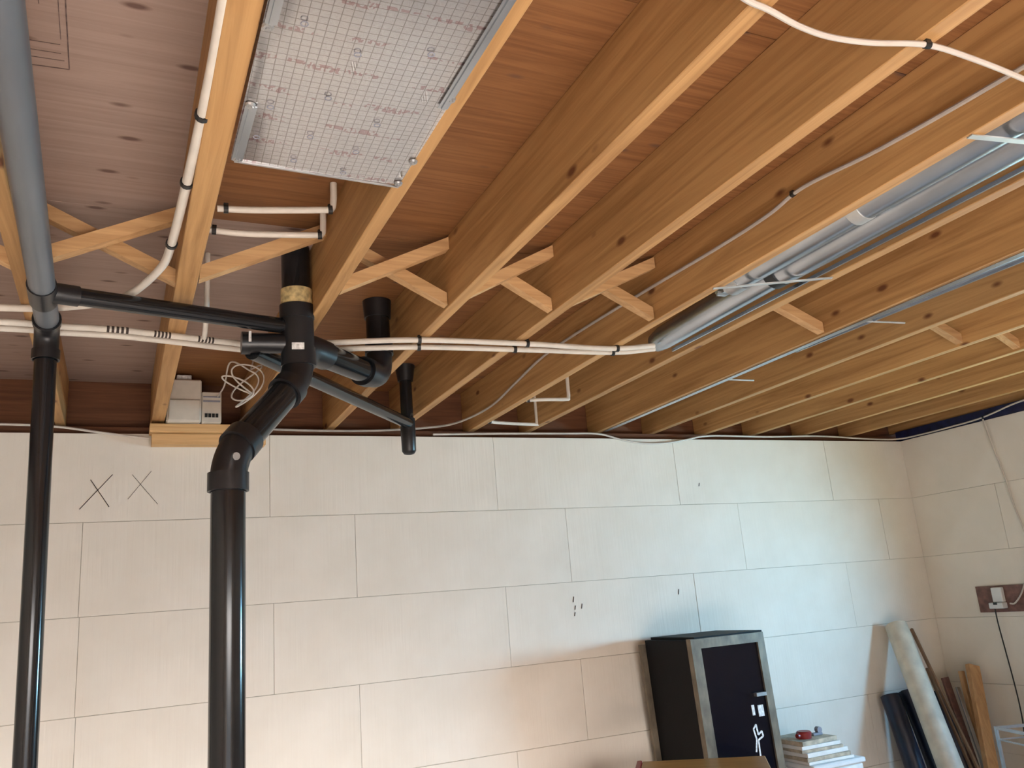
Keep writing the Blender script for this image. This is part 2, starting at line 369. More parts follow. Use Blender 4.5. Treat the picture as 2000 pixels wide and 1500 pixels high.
# sill plates and rims that close the joist space
st(ob('trim_2', one(a_box, (XL, YB+.05, ZT), (XR+.2, YB+.2, ZJ)), 'rim', origin=(1, YB+.1, ZT)))
st(ob('trim_3', one(a_box, (XR+.012, YR, ZT), (XR+.20, YB+.04, ZJ+.03)), 'navy', origin=(XR+.1, 0, ZT)))
st(ob('trim_4', one(a_box, (XL, YB+.12, ZJ), (XR+.2, YB+.16, ZS)), 'rim', origin=(1, YB+.14, ZJ)))
st(ob('trim_5', one(a_box, (XR+.03, YR, ZJ+.03), (XR+.07, YB+.11, ZS)), 'joist', origin=(XR+.05, 0, ZJ)))
st(ob('trim_6', one(a_box, (XL-.05, YR, ZT), (XL, YB+.11, ZS)), 'rim', origin=(XL, 0, ZJ)))
st(ob('trim_7', one(a_box, (XL, YR-.1, ZT), (XR+.07, YR-.05, ZS)), 'rim', origin=(0, YR, ZJ)))
ce = st(ob('ceiling', one(a_box, (XL-.1, YR-.1, ZS+.019), (XR+.2, YB+.2, ZS+.06)), 'rim', origin=(1, .5, ZS+.04)))
ys = [YR-.1, -2.37, -1.16, 0.06, 1.20, 2.42, 3.64, YB+.2]
for i, (y0, y1) in enumerate(zip(ys, ys[1:])):
    xs = [XL-.1, -1.85 if i % 2 else -2.25, .56 if i % 2 else .15, 2.98 if i % 2 else 2.55, XR+.2]
    for x0, x1 in zip(xs, xs[1:]):
        ob('plywood_sheet', one(a_box, (x0+.001, y0+.0015, ZS), (x1-.001, y1-.0015, ZS+.018)), 'plylit' if x1 < .6 else 'ply', ce, origin=((x0+x1)/2, (y0+y1)/2, ZS))

MT['stamp'] = simple('faded_stamp', (0.15, 0.10, 0.09), 0.8, var=0.3, scale=60)
bm = nb()
for a, b, q in (((-.132, 1.45), (-.137, 1.78), .0025), ((-.145, 1.45), (-.148, 1.68), .0015), ((-.215, 1.785), (-.137, 1.78), .0025), ((-.215, 1.755), (-.145, 1.752), .002), ((-.215, 1.73), (-.15, 1.728), .0015), ((-.21, 1.70), (-.15, 1.698), .0015), ((-.18, 1.50), (-.18, 1.58), .002)):
    a_bar(bm, (*a, ZS-.0005), (*b, ZS-.0005), q, .0006)
ob('ink_stamp', bm, 'stamp', ce)

# ------------------------------------------------------------------ joists
JY = [  # near x (y=0.9), far x (y=4.18), width, label
 (-1.07, -1.07, .04, 'pine joist two places left of the one behind the overhead drain pipe'),
 (-.665, -.665, .04, 'pine joist next to the left of the one behind the overhead drain pipe'),
 (-.262, -.27, .04, 'pine joist behind the black drain pipe at the far left'),
 (.153, .135, .056, 'wide pine joist along the left edge of the foil panel'),
 (.565, .545, .040, 'pine joist along the right edge of the foil panel'),
 (.950, .960, .042, 'first bare pine joist to the right of the foil panel'),
 (1.318, 1.325, .042, 'pine joist crossed by the white cable at the top right of picture'),
 (1.724, 1.745, .040, 'pine joist along the upper left side of the paired round ducts'),
 (2.066, 2.092, .040, 'pine joist just below right of the paired round ducts'),
 (2.538, 2.552, .040, 'pine joist with the long narrow metal duct along its right side'),
 (2.918, 2.942, .040, 'first pine joist to the right of the long narrow metal duct'),
 (3.385, 3.340, .040, 'second pine joist to the right of the long narrow metal duct'),
 (3.760, 3.732, .040, 'third pine joist to the right of the long narrow metal duct'),
 (4.190, 4.155, .040, 'next to last pine joist before the right hand wall'),
 (4.625, 4.585, .040, 'last pine joist before the right hand wall'),
]
def jx(i, y):
    a, b = JY[i][0], JY[i][1]; return a + (b-a)*(y-1.2)/(4.18-1.2)
for i, (xa, xb, wd, lab) in enumerate(JY):
    y0, y1 = YR-.03, YB+.118
    c = []
    for z in (ZJ, ZS):
        for (y, s) in ((y0, -1), (y0, 1), (y1, 1), (y1, -1)):
            yy = max(y, -.5)
            c.append((jx(i, yy)+s*wd/2, y, z))
    bm = nb(); a_hex(bm, c); bmesh.ops.bevel(bm, geom=bm.edges[:], offset=0.002, segments=1, affect='EDGES')
    tag(ob('floor_joist', bm, 'joist', origin=(jx(i, 2.0), 1.0, ZJ)), lab, 'joist', 'pine floor joists overhead')
# cross bridging
BAY = {1: 'the bay left of the overhead drain pipe', 2: 'the bay between overhead drain pipe and foil panel', 3: 'the bay that holds the foil panel',
       4: 'the first bay right of the foil panel', 5: 'the second bay right of the foil panel', 6: 'the third bay right of the foil panel',
       8: 'the bay between the paired and narrow ducts',
       10: 'the first bay right of the narrow metal duct', 11: 'the second bay right of the narrow metal duct', 12: 'the third bay right of the narrow metal duct', 13: 'the last full bay before the right wall'}
for i, nm in BAY.items():
    yA, yB = 2.33, 2.375
    if i in (2, 3): yA, yB = 2.36, 2.41
    if i == 4: yA, yB = 2.36, 2.405
    xl = jx(i, 2.37) + JY[i][2]/2; xr = jx(i+1, 2.37) - JY[i+1][2]/2
    for k, (za, zb, y, wd) in enumerate(((ZJ+.028, ZS-.03, yA, 'rising'), (ZS-.03, ZJ+.028, yB, 'falling'))):
        if (i == 3 and k == 1) or (i == 8 and k == 0): continue
        bm = nb()
        # ends cut plumb against the joists
        t = .021
        a_hex(bm, [(xl, y-.018, za-t), (xr, y-.018, zb-t), (xr, y+.018, zb-t), (xl, y+.018, za-t),
                   (xl, y-.018, za+t), (xr, y-.018, zb+t), (xr, y+.018, zb+t), (xl, y+.018, za+t)])
        tag(ob('cross_brace', bm, 'brace', origin=((xl+xr)/2, y, (za+zb)/2)), f'{wd} pine brace in {nm}', 'brace', 'cross braces between the joists')
# ------------------------------------------------------------------ black drain plumbing (one glued assembly)
dr = thing('drain_plumbing', (.262, 2.37, 0), 'glossy black drain stack with offset, wye, branches and side vent pipe', 'drain pipe')
def part(name, bm, m='abs', parent=dr, lab=None):
    o = ob(name, bm, m, parent, smooth=True)
    if lab: o['label'] = lab
    return o
R3 = .0455
lo, hi = V3((.258, 2.37, 2.05)), V3((.492, 2.585, 2.345))
dd = (hi-lo).normalized()
part('stack_pipe', one(a_cyl, (.262, 2.37, 0.0), (.258, 2.37, 1.99), R3, seg=32))
bm = nb(); a_elbow(bm, (.258, 2.37, 1.955), lo, lo+dd*.095, R3*1.07, hub=.05, bend=.075, seg=32)
e1 = part('elbow', bm, 'absdull')
dc = (V3((0, 0, 1.6))-lo).normalized()
nn = (dc*math.cos(.5)+V3((math.cos(yaw), -math.sin(yaw), 0))*math.sin(.5)).normalized()
bm = nb(); a_cyl(bm, lo+nn*R3*.98, lo+nn*R3*1.13, .0105, seg=16)
part('molded_mark', bm, 'lightmetal', e1)
part('offset_pipe', one(a_cyl, lo+dd*.05, hi-dd*.05, R3, seg=32))
bm = nb(); a_elbow(bm, hi-dd*.10, hi, hi+V3((0, 0, .08)), R3*1.07, hub=.045, bend=.07, seg=32)
part('elbow', bm, 'absdull')
bm = nb(); a_cyl(bm, (.492, 2.585, 2.40), (.486, 2.572, 2.575), R3*1.12, seg=32)
a_cyl(bm, (.487, 2.575, 2.535), (.486, 2.572, 2.580), R3*1.2, seg=32); a_cyl(bm, (.492, 2.585, 2.405), (.491, 2.583, 2.44), R3*1.18, seg=32)
a_elbow(bm, (.60, 2.69, 2.455), (.53, 2.62, 2.452), (.495, 2.59, 2.43), R3*1.08, bend=.02)
wy = part('wye_fitting', bm, 'absdull')
sd = (V3((0, 0, 1.6))-V3((.491, 2.584, 2.42))); sd.z = 0; sd.normalize(); sx = V3((-sd.y, sd.x, 0))
c = V3((.4905, 2.583, 2.432)) + sd*R3*1.185
bm = nb(); a_bar(bm, c-sx*.019, c+sx*.019, .0015, .022); part('label_sticker', bm, 'sticker', wy)
part('band', one(a_cyl, (.486, 2.572, 2.578), (.485, 2.57, 2.632), R3*1.10, seg=32), 'tape', lab='yellowed rubber coupling band')
part('upper_pipe', one(a_cyl, (.485, 2.57, 2.60), (.482, 2.565, 2.779), R3, seg=32))
# 3 inch branch to the first riser
part('branch_pipe', one(a_cyl, (.57, 2.66, 2.455), (.80, 2.895, 2.463), R3*.96, seg=32))
bm = nb(); a_elbow(bm, (.775, 2.87, 2.462), (.868, 2.968, 2.466), (.872, 2.98, 2.60), R3*1.06, bend=.075, hub=.04, seg=32); part('elbow', bm, 'absdull')
part('riser_pipe', one(a_cyl, (.872, 2.98, 2.54), (.872, 2.985, 2.77), R3, seg=32))
bm = nb(); a_cyl(bm, (.872, 2.985, 2.71), (.872, 2.985, 2.779), R3*1.12, R3*1.22, seg=32); part('floor_collar', bm, 'absdull')
# thin branch running behind the stack to the second riser
pA, pB = V3((.352, 2.597, 2.428)), V3((1.243, 3.80, 2.485))
part('branch_pipe', one(a_cyl, pA, pB, .027, seg=24))
bm = nb(); a_cyl(bm, (.322, 2.592, 2.452), (.48, 2.583, 2.456), .032, seg=24); a_cyl(bm, (.318, 2.592, 2.452), (.345, 2.591, 2.452), .036, seg=24)
fit = part('side_tee', bm, 'absdull')
bm = nb(); c = V3((.339, 2.553, 2.462)); a_bar(bm, c-V3((0, 0, .017)), c+V3((0, 0, .017)), .008, .002, (0, 1, 0)); part('label_sticker', bm, 'sticker', fit)
part('riser_pipe', one(a_cyl, (1.243, 3.81, 2.40), (1.243, 3.815, 2.77), .030, seg=24))
bm = nb(); a_cyl(bm, (1.243, 3.815, 2.70), (1.243, 3.815, 2.779), .037, .050, seg=24); part('floor_collar', bm, 'absdull')
bm = nb(); a_tube(bm, [(1.243, 3.81, 2.51), (1.243, 3.81, 2.44), (1.243, 3.808, 2.35), (1.243, 3.806, 2.338), (1.243, 3.806, 2.332)], [.036, .036, .034, .026, .010], 24); part('trap_end', bm, 'absdull')
# left vent: pipe run overhead, tee, drop, cross pipe
pe = V3((-.218, 2.654, 2.482))
part('overhead_pipe', one(a_cyl, (-.166, .35, 2.494), (-.214, 2.565, 2.485), .0315, seg=24), 'abssheen')
bm = nb(); a_elbow(bm, (-.214, 2.565, 2.484), pe, (-.218, 2.654, 2.388), .0335, bend=.06, hub=.03, seg=24); part('elbow', bm, 'absdull')
part('drop_pipe', one(a_cyl, (-.218, 2.654, 2.41), (-.188, 2.654, 0.0), .0295, seg=24))
bm = nb(); a_cyl(bm, (-.209, 2.30, 2.486), (-.212, 2.42, 2.486), .035, seg=24); a_elbow(bm, (-.211, 2.36, 2.487), (-.183, 2.365, 2.488), (-.128, 2.382, 2.489), .028, bend=.02); part('tee_fitting', bm, 'absdull')
part('cross_pipe', one(a_cyl, (-.17, 2.37, 2.488), (.45, 2.575, 2.510), .0245, seg=24))

# ------------------------------------------------------------------ foil panel over the joist bay
fp = thing('foil_panel', (.36, 1.1, 2.541), 'silver foil-faced panel with grid and faded red print under two joists', 'insulation panel')
bm = nb()
nx, ny = 26, 40
grid = {}
y0, y1 = .2, 1.645
for i in range(nx+1):
    for j in range(ny+1):
        u, v = i/nx, j/ny
        x = .178 + (.546-.178)*u; y = y0 + (y1-y0)*v + .012*(u-.5)
        sag = .003*math.sin(u*math.pi)*(1 + .15*math.sin(5*v)) + .0003*math.sin(23*u+3*v) * math.sin(17*v)
        if u < .10: sag -= .0016*math.sin(u/.10*math.pi)*math.sin(v*22)
        grid[i, j] = bm.verts.new((x, y, 2.5405-sag))
for i in range(nx):
    for j in range(ny):
        bm.faces.new((grid[i, j], grid[i+1, j], grid[i+1, j+1], grid[i, j+1]))
r = bmesh.ops.solidify(bm, geom=bm.faces[:], thickness=.002)
ob('foil_sheet', bm, 'foil', fp, smooth=True, origin=(.36, 1.1, 2.541))
for (xa, ya, xb, yb_, wd) in ((.190, .2, .190, 1.19, .020), (.192, 1.43, .190, 1.635, .022), (.537, .2, .535, 1.33, .020)):
    bm = nb(); a_bar(bm, (xa, ya, 2.5355), (xb, yb_, 2.5355), wd, .0016); a_bar(bm, (xa, ya, 2.5335), (xb, yb_, 2.5335), wd*.35, .003)
    ob('folded_edge', bm, 'galv', fp)
bm = nb(); a_bar(bm, (.186, 1.642, 2.5375), (.545, 1.655, 2.5375), .005, .004); ob('end_hem', bm, 'lightmetal', fp)
for x, y in ((.187, 1.20), (.190, 1.43), (.541, 1.30), (.543, 1.54), (.189, 1.63), (.540, 1.64)):
    bm = nb(); a_cyl(bm, (x, y, 2.5385), (x, y, 2.534), .010, .008, 12); a_cyl(bm, (x, y, 2.534), (x, y, 2.531), .004, seg=8)
    ob('fastener', bm, 'lightmetal', fp)
for x, y in ((.225, 1.42), (.32, 1.36), (.215, 1.53), (.315, 1.50), (.415, 1.53), (.30, 1.60), (.41, 1.62), (.43, 1.42), (.34, 1.22), (.24, 1.17), (.46, 1.18)):
    bm = nb(); a_tube(bm, [(x+.006*math.cos(t*.7854), y+.006*math.sin(t*.7854), 2.5335) for t in range(9)], .0010, 6, cap=False)
    ob('grommet_ring', bm, 'greyplastic', fp)

# ------------------------------------------------------------------ white water pipes
PG = 'white water pipes'
def pipe(name, pts, r, label, m='pex', clips=(), group=PG, cat='water pipe', bands=(), seg=10):
    t = thing(name, pts[0], label, cat, group)
    sp = smooth_path(pts)
    ob('tube', one(a_tube, sp, r, seg), m, t, smooth=True)
    for c in clips:
        p = min(sp, key=lambda q: (q-V3(c)).length); i = sp.index(p); d = (sp[min(i+1, len(sp)-1)]-sp[max(i-1, 0)]).normalized()
        bm = nb(); a_cyl(bm, p-d*.006, p+d*.006, r*1.35, seg=12)
        a_box(bm, p+V3((-.006, -.006, 0)), p+V3((.006, .006, r*1.6)))
        ob('clip', bm, 'blackplastic', t)
    for c, l in bands:
        p = min(sp, key=lambda q: abs(q.x-c)); i = sp.index(p); d = (sp[min(i+1, len(sp)-1)]-sp[max(i-1, 0)]).normalized()
        bm = nb()
        for k in range(5):
            q = p + d*l*(k/4-.5); a_cyl(bm, q-d*l*.07, q+d*l*.07, r*1.03, seg=10)
        ob('printed_marking', bm, 'ink', t)
    return t
pipe('water_pipe', [(-.9, 2.78, 2.531), (-.35, 2.755, 2.531), (-.20, 2.765, 2.531), (-.034, 2.768, 2.531), (.14, 2.80, 2.531), (.312, 2.835, 2.531), (.40, 2.845, 2.531), (.643, 2.775, 2.531), (.936, 2.69, 2.531), (1.346, 2.66, 2.531), (1.70, 2.655, 2.531), (1.905, 2.648, 2.552)], .0105,
     'upper of the two white pipes crossing under the joists behind the stack', clips=((.952, 2.69, 2.531), (1.325, 2.66, 2.531), (1.735, 2.652, 2.531)), bands=((-.04, .055), (.09, .045), (.225, .045)))
pipe('water_pipe', [(-.9, 2.84, 2.531), (-.35, 2.815, 2.531), (-.20, 2.825, 2.531), (-.034, 2.828, 2.531), (.14, 2.86, 2.531), (.32, 2.90, 2.531), (.45, 2.905, 2.531), (.66, 2.85, 2.531), (.96, 2.77, 2.531), (1.379, 2.73, 2.531), (1.74, 2.70, 2.531), (1.925, 2.675, 2.548)], .0105,
     'lower of the two white pipes crossing under the joists behind the stack', clips=((.95, 2.77, 2.531), (1.33, 2.73, 2.531), (1.738, 2.70, 2.531)))
pipe('water_pipe', [(.118, .3, 2.553), (.118, 1.187, 2.556), (.114, 1.48, 2.556), (.104, 1.80, 2.558), (.090, 2.14, 2.560), (.070, 2.30, 2.556), (.0, 2.46, 2.538), (-.08, 2.54, 2.533), (-.20, 2.605, 2.533), (-.35, 2.635, 2.533), (-.9, 2.66, 2.531)], .011,
     'white pipe running along the wide joist left of the foil panel', clips=((.113, 1.50, 2.556), (.105, 1.79, 2.558), (.085, 2.15, 2.562)))
pipe('water_pipe', [(.205, 2.19, 2.70), (.30, 2.18, 2.703), (.475, 2.125, 2.70), (.50, 2.12, 2.705), (.505, 2.115, 2.73), (.505, 2.11, 2.779)], .0095,
     'nearer white pipe stub across the bay behind the foil panel end', clips=((.225, 2.188, 2.70), (.495, 2.12, 2.703)))
pipe('water_pipe', [(.198, 2.33, 2.70), (.30, 2.318, 2.695), (.485, 2.29, 2.70), (.508, 2.285, 2.705), (.512, 2.283, 2.73), (.512, 2.28, 2.779)], .0095,
     'farther white pipe stub across the bay behind the foil panel end', clips=((.215, 2.33, 2.70), (.50, 2.287, 2.702)))
pipe('water_pipe', [(.222, 2.675, 2.779), (.222, 2.675, 2.69), (.223, 2.69, 2.60), (.225, 2.76, 2.545), (.225, 2.80, 2.531)], .0085, 'short vertical white pipe dropping beside the wide joist', )
pipe('water_pipe', [(1.765, 3.55, 2.552), (1.85, 3.515, 2.550), (1.957, 3.50, 2.550), (1.972, 3.50, 2.56), (1.975, 3.50, 2.62), (1.975, 3.50, 2.779)], .009, 'upper of two short white pipe stubs near the back wall', clips=((1.775, 3.548, 2.552),))
pipe('water_pipe', [(1.755, 4.01, 2.552), (1.85, 4.03, 2.550), (2.055, 4.05, 2.550), (2.066, 4.05, 2.56), (2.068, 4.05, 2.62), (2.068, 4.05, 2.779)], .009, 'lower of two short white pipe stubs near the back wall', clips=((1.765, 4.015, 2.552),))

# ------------------------------------------------------------------ electric cables
CG = 'electric cables'
pipe('electric_cable', [(.565, .80, 2.538), (.831, .863, 2.534), (.912, .885, 2.535), (.961, .892, 2.536), (1.043, .908, 2.536), (1.121, .913, 2.536), (1.208, .901, 2.536), (1.319, .871, 2.536), (1.445, .872, 2.536), (1.614, .885, 2.536), (1.735, .901, 2.536), (2.06, .93, 2.537)], .0055,
     'slack white cable strung under joists at the top right', 'cable', clips=((1.318, .868, 2.536),), group=CG, cat='cable', seg=8)
pipe('electric_cable', [(1.70, .3, 2.60), (1.70, .926, 2.613), (1.70, 1.30, 2.633), (1.70, 1.566, 2.663), (1.70, 1.718, 2.649), (1.70, 1.96, 2.649), (1.703, 2.40, 2.665), (1.71, 2.96, 2.68), (1.71, 3.26, 2.672), (1.71, 3.56, 2.632), (1.70, 3.85, 2.59), (1.60, 4.06, 2.555), (1.45, 4.14, 2.542), (1.20, 4.165, 2.53), (.95, 4.17, 2.526), (.677, 4.165, 2.528), (.60, 4.15, 2.535)], .006,
     'grey cable stapled along a joist face left of the ducts, curving down to the wall', 'greycable', clips=((1.70, 1.60, 2.66),), group=CG, cat='cable', seg=8)
pipe('electric_cable', [(-1.2, 4.165, 2.54), (-.499, 4.165, 2.536), (-.282, 4.165, 2.528), (-.095, 4.165, 2.502), (.08, 4.165, 2.480), (.10, 4.165, 2.478)], .0055, 'pinkish white cable sagging along the wall top left of the stack', 'cable', group=CG, cat='cable', seg=8)
pipe('electric_cable', [(1.50, 4.17, 2.513), (1.9, 4.17, 2.522), (2.3, 4.17, 2.527), (2.525, 4.17, 2.527), (2.679, 4.17, 2.494), (2.838, 4.17, 2.472), (3.0, 4.17, 2.476), (3.142, 4.17, 2.496), (3.342, 4.17, 2.524), (3.794, 4.17, 2.522), (4.238, 4.17, 2.531), (4.70, 4.168, 2.515), (4.92, 4.12, 2.506), (4.995, 3.985, 2.511), (5.0, 3.75, 2.513), (5.0, 3.511, 2.522), (5.0, 3.222, 2.562), (5.0, 2.8, 2.56)], .0055,
     'white cable looping along the back wall top and round the right corner', 'cable', clips=((5.0, 3.511, 2.522),), group=CG, cat='cable', seg=8)
pipe('electric_cable', [(5.005, 3.52, 2.51), (5.01, 3.50, 2.34), (5.01, 3.464, 2.133), (5.01, 3.447, 1.954), (5.01, 3.415, 1.75), (5.008, 3.43, 1.62), (4.996, 3.50, 1.45), (4.992, 3.565, 1.37), (4.985, 3.60, 1.365)], .005,
     'white cable hanging down the right wall to the outlet board', 'cable', group=CG, cat='cable', seg=8)
def loops():
    pts = []
    for k in range(46):
        t = k*.47
        pts.append((.445+.055*math.sin(t*1.31+.5)+.03*math.sin(t*.37), 3.55+.03*math.sin(t*.7), 2.585+.06*math.cos(t*.93)-.035*math.sin(t*.53)))
    return pts
pipe('electric_cable', [(.39, 4.04, 2.655), (.40, 3.85, 2.66), (.40, 3.62, 2.70)] + loops() + [(.49, 3.6, 2.70), (.50, 3.62, 2.779)], .0036, 'tangled coil of thin pale cable hanging left of the stack', 'cable', group=CG, cat='cable', seg=6)

# ------------------------------------------------------------------ control box on its ledge boards
tag(ob('ledge_board', one(a_box, (.10, 4.075, 2.492), (.64, 4.18, 2.530), .002), 'ledge', origin=(.37, 4.13, 2.492)), 'upper pine ledge board under the beige control box', 'board', 'ledge boards')
tag(ob('ledge_board', one(a_box, (.11, 4.11, 2.440), (.62, 4.183, 2.4905), .002), 'ledge', origin=(.37, 4.14, 2.44)), 'lower pine ledge board against the top of the foam wall', 'board', 'ledge boards')
bx = thing('control_box', (.28, 4.10, 2.531), 'beige plastic control box with side module on the pine ledge', 'electrical box')
ob('body', one(a_box, (.168, 4.04, 2.531), (.318, 4.16, 2.735), .006), 'putty', bx)
ob('cover', one(a_box, (.176, 4.028, 2.535), (.312, 4.04, 2.635), .004), 'putty', bx)
sm = ob('side_module', one(a_box, (.320, 4.05, 2.531), (.408, 4.16, 2.68), .004), 'putty', bx)
ob('connector', one(a_box, (.21, 4.07, 2.735), (.275, 4.13, 2.765), .003), 'sticker', bx)
for k in range(4):
    ob('port', one(a_box, (.334+k*.016, 4.045, 2.556), (.346+k*.016, 4.0505, 2.574)), 'blackplastic', sm)
bm = nb(); a_box(bm, (.326, 4.046, 2.63), (.402, 4.0505, 2.638)); a_box(bm, (.326, 4.046, 2.652), (.402, 4.0505, 2.658)); ob('vent_slots', bm, 'greyplastic', sm)

# ------------------------------------------------------------------ metal ducts in the joist bays
d1 = thing('round_duct', (1.97, 1.5, 2.61), 'long round galvanised duct between joists, end capped near white pipes', 'duct', 'metal ducts')
ob('duct_tube', one(a_cyl, (1.962, .3, 2.604), (1.968, 1.98, 2.602), .050, seg=28), 'galv', d1, smooth=True)
ob('duct_tube', one(a_tube, [(1.965, 2.0, 2.606), (1.968, 2.3, 2.604), (1.970, 2.66, 2.596), (1.970, 2.72, 2.592), (1.970, 2.745, 2.590)], [.050, .050, .048, .040, .018], 28), 'galv', d1, smooth=True)
ob('black_collar', one(a_cyl, (1.965, 1.965, 2.606), (1.965, 2.005, 2.606), .0555, seg=28), 'blackplastic', d1, smooth=True)
bm = nb(); a_bar(bm, (2.026, .4, 2.556), (2.030, 2.70, 2.556), .006, .012); ob('seam_flange', bm, 'galv', d1)
d2 = thing('round_duct', (1.83, 1.2, 2.61), 'shorter galvanised duct beside the joist, left of its round pair', 'duct', 'metal ducts')
ob('duct_tube', one(a_cyl, (1.846, .3, 2.600), (1.850, 2.06, 2.600), .046, seg=28), 'galv', d2, smooth=True)
bm = nb(); a_cyl(bm, (1.850, 2.03, 2.600), (1.850, 2.09, 2.600), .050, seg=28); ob('end_clamp', bm, 'lightmetal', d2, smooth=True)
ob('clamp_band', one(a_cyl, (1.848, 1.50, 2.600), (1.848, 1.54, 2.600), .0485, seg=28), 'strap', d2, smooth=True)
bm = nb(); a_box(bm, (1.815, 2.09, 2.56), (1.85, 2.13, 2.60)); a_cyl(bm, (1.80, 2.11, 2.565), (1.845, 2.11, 2.565), .008, seg=12); ob('end_bracket', bm, 'lightmetal', d2)
tag(ob('duct_liner', one(a_box, (1.748, .3, 2.665), (2.045, 2.02, 2.668)), 'galvflat', origin=(1.9, 1.2, 2.665)), 'flat bluish sheet metal liner above the paired round ducts', 'sheet metal')
tag(ob('hanger_strap', one(a_bar, (1.725, 2.035, 2.5425), (2.07, 1.86, 2.5425), .014, .003), 'strap', origin=(1.89, 1.95, 2.5425)), 'metal strap under the paired ducts at the end of the shorter one', 'strap', 'duct straps')
tag(ob('hanger_strap', one(a_bar, (1.715, 1.085, 2.5425), (2.08, 1.03, 2.5425), .016, .003), 'strap', origin=(1.9, 1.06, 2.5425)), 'metal strap under the paired ducts at the right picture edge', 'strap', 'duct straps')
d3 = thing('narrow_duct', (2.59, 2.5, 2.55), 'long narrow pale metal duct hugging a joist on the right', 'duct', 'metal ducts')
bm = nb()
a_hex(bm, [(2.562, .4, 2.552), (2.68, .4, 2.556), (2.598, 2.6, 2.554), (2.574, 2.6, 2.552), (2.562, .4, 2.64), (2.68, .4, 2.64), (2.598, 2.6, 2.62), (2.574, 2.6, 2.62)])
ob('duct_body', bm, 'galvflat', d3)
bm = nb(); a_bar(bm, (2.548, .4, 2.5425), (2.572, 4.17, 2.5425), .030, .003); ob('bottom_flange', bm, 'galv', d3)
bm = nb(); a_bar(bm, (2.682, .4, 2.552), (2.600, 2.6, 2.552), .007, .012); ob('edge_bead', bm, 'galv', d3)
tag(ob('hanger_rod', one(a_cyl, (2.565, 3.04, 2.5475), (2.735, 3.035, 2.5475), .0042, seg=8), 'strap', origin=(2.65, 3.04, 2.5475)), 'short thin metal rod under narrow duct nearer the back wall', 'rod', 'hanger rods')
tag(ob('hanger_rod', one(a_cyl, (2.565, 2.20, 2.5475), (2.77, 2.18, 2.5475), .0042, seg=8), 'strap', origin=(2.65, 2.19, 2.5475)), 'short thin metal rod under narrow duct nearer the camera', 'rod', 'hanger rods')

# ------------------------------------------------------------------ cabinet, desk, papers
cb = thing('glass_cabinet', (2.9, 3.9, 0), 'tall black cabinet with worn grey-framed dark glass door against the wall', 'cabinet')
def cp(x, y, z):  # the cabinet stands slightly out of plumb
    k = 1-z/1.36
    return V3((x + .085*k, y + .055*k, z))
def cbox(bm, lo, hi):
    c = []
    for z in (lo[2], hi[2]):
        for x, y in ((lo[0], lo[1]), (hi[0], lo[1]), (hi[0], hi[1]), (lo[0], hi[1])): c.append(cp(x, y, z))
    a_hex(bm, c)
ob('carcass', one(cbox, (2.632, 3.70, 0.0), (3.088, 4.09, 1.352)), 'cabblack', cb)
ob('top_plate', one(cbox, (2.66, 3.675, 1.353), (3.098, 4.07, 1.366)), 'cabblack', cb)
ob('back_panel', one(cbox, (2.600, 4.092, 0.0), (3.10, 4.112, 1.33)), 'cabframe', cb)
dfr = nb()
x0, x1, yf, yb = 2.625, 3.092, 3.66, 3.698
cbox(dfr, (x0, yf, .05), (x0+.058, yb, 1.358)); cbox(dfr, (x1-.045, yf, .05), (x1, yb, 1.358))
cbox(dfr, (x0+.058, yf, 1.31), (x1-.045, yb, 1.358)); cbox(dfr, (x0+.058, yf, .05), (x1-.045, yb, .12))
door = ob('door_frame', dfr, 'cabframe', cb)
ob('glass_pane', one(cbox, (x0+.058, yf+.012, .12), (x1-.045, yf+.020, 1.31)), 'cabglass', door)
ob('latch', one(cbox, (2.975, yf-.012, 1.045), (3.04, yf+.012, 1.062)), 'lightmetal', door)
bm = nb(); cbox(bm, (2.945, yf+.008, .955), (2.962, yf+.0118, 1.005)); cbox(bm, (2.985, yf+.008, .945), (3.02, yf+.0118, 1.0)); ob('sticker', bm, 'sticker', door)
bm = nb()
pts = [(2.93, .78), (2.945, .84), (2.935, .89), (2.955, .91), (2.96, .86), (2.985, .875), (2.99, .85), (2.955, .835), (2.95, .70)]
for (xa, za), (xb, zb) in zip(pts, pts[1:]):
    a_bar(bm, cp(xa, yf+.010, za), cp(xb, yf+.010, zb), .009, .002, (0, 1, 0))
ob('torn_label', bm, 'sticker', door)

dk = thing('wooden_desk', (2.33, 3.3, -.055), 'orange-brown wooden desk in front of the cabinet, mostly below the picture', 'desk')
dk.rotation_euler.z = -.62
def dpart(nm, lo, hi, m='desk'):
    bm = one(a_box, lo, hi, .003); me = bpy.data.meshes.new(nm)
    bmesh.ops.recalc_face_normals(bm, faces=bm.faces[:]); bm.to_mesh(me); bm.free(); me.materials.append(MT[m])
    o = bpy.data.objects.new(nm, me); COL.objects.link(o); o.parent = dk; return o
dpart('desk_top', (-.26, -.25, .865), (.30, .25, .895))
for sx in (-.24, .25):
    for sy in (-.22, .19): dpart('leg', (sx, sy, .055), (sx+.04, sy+.04, .865))
dpart('end_panel', (-.285, -.25, .35), (-.262, .25, .900), 'red')

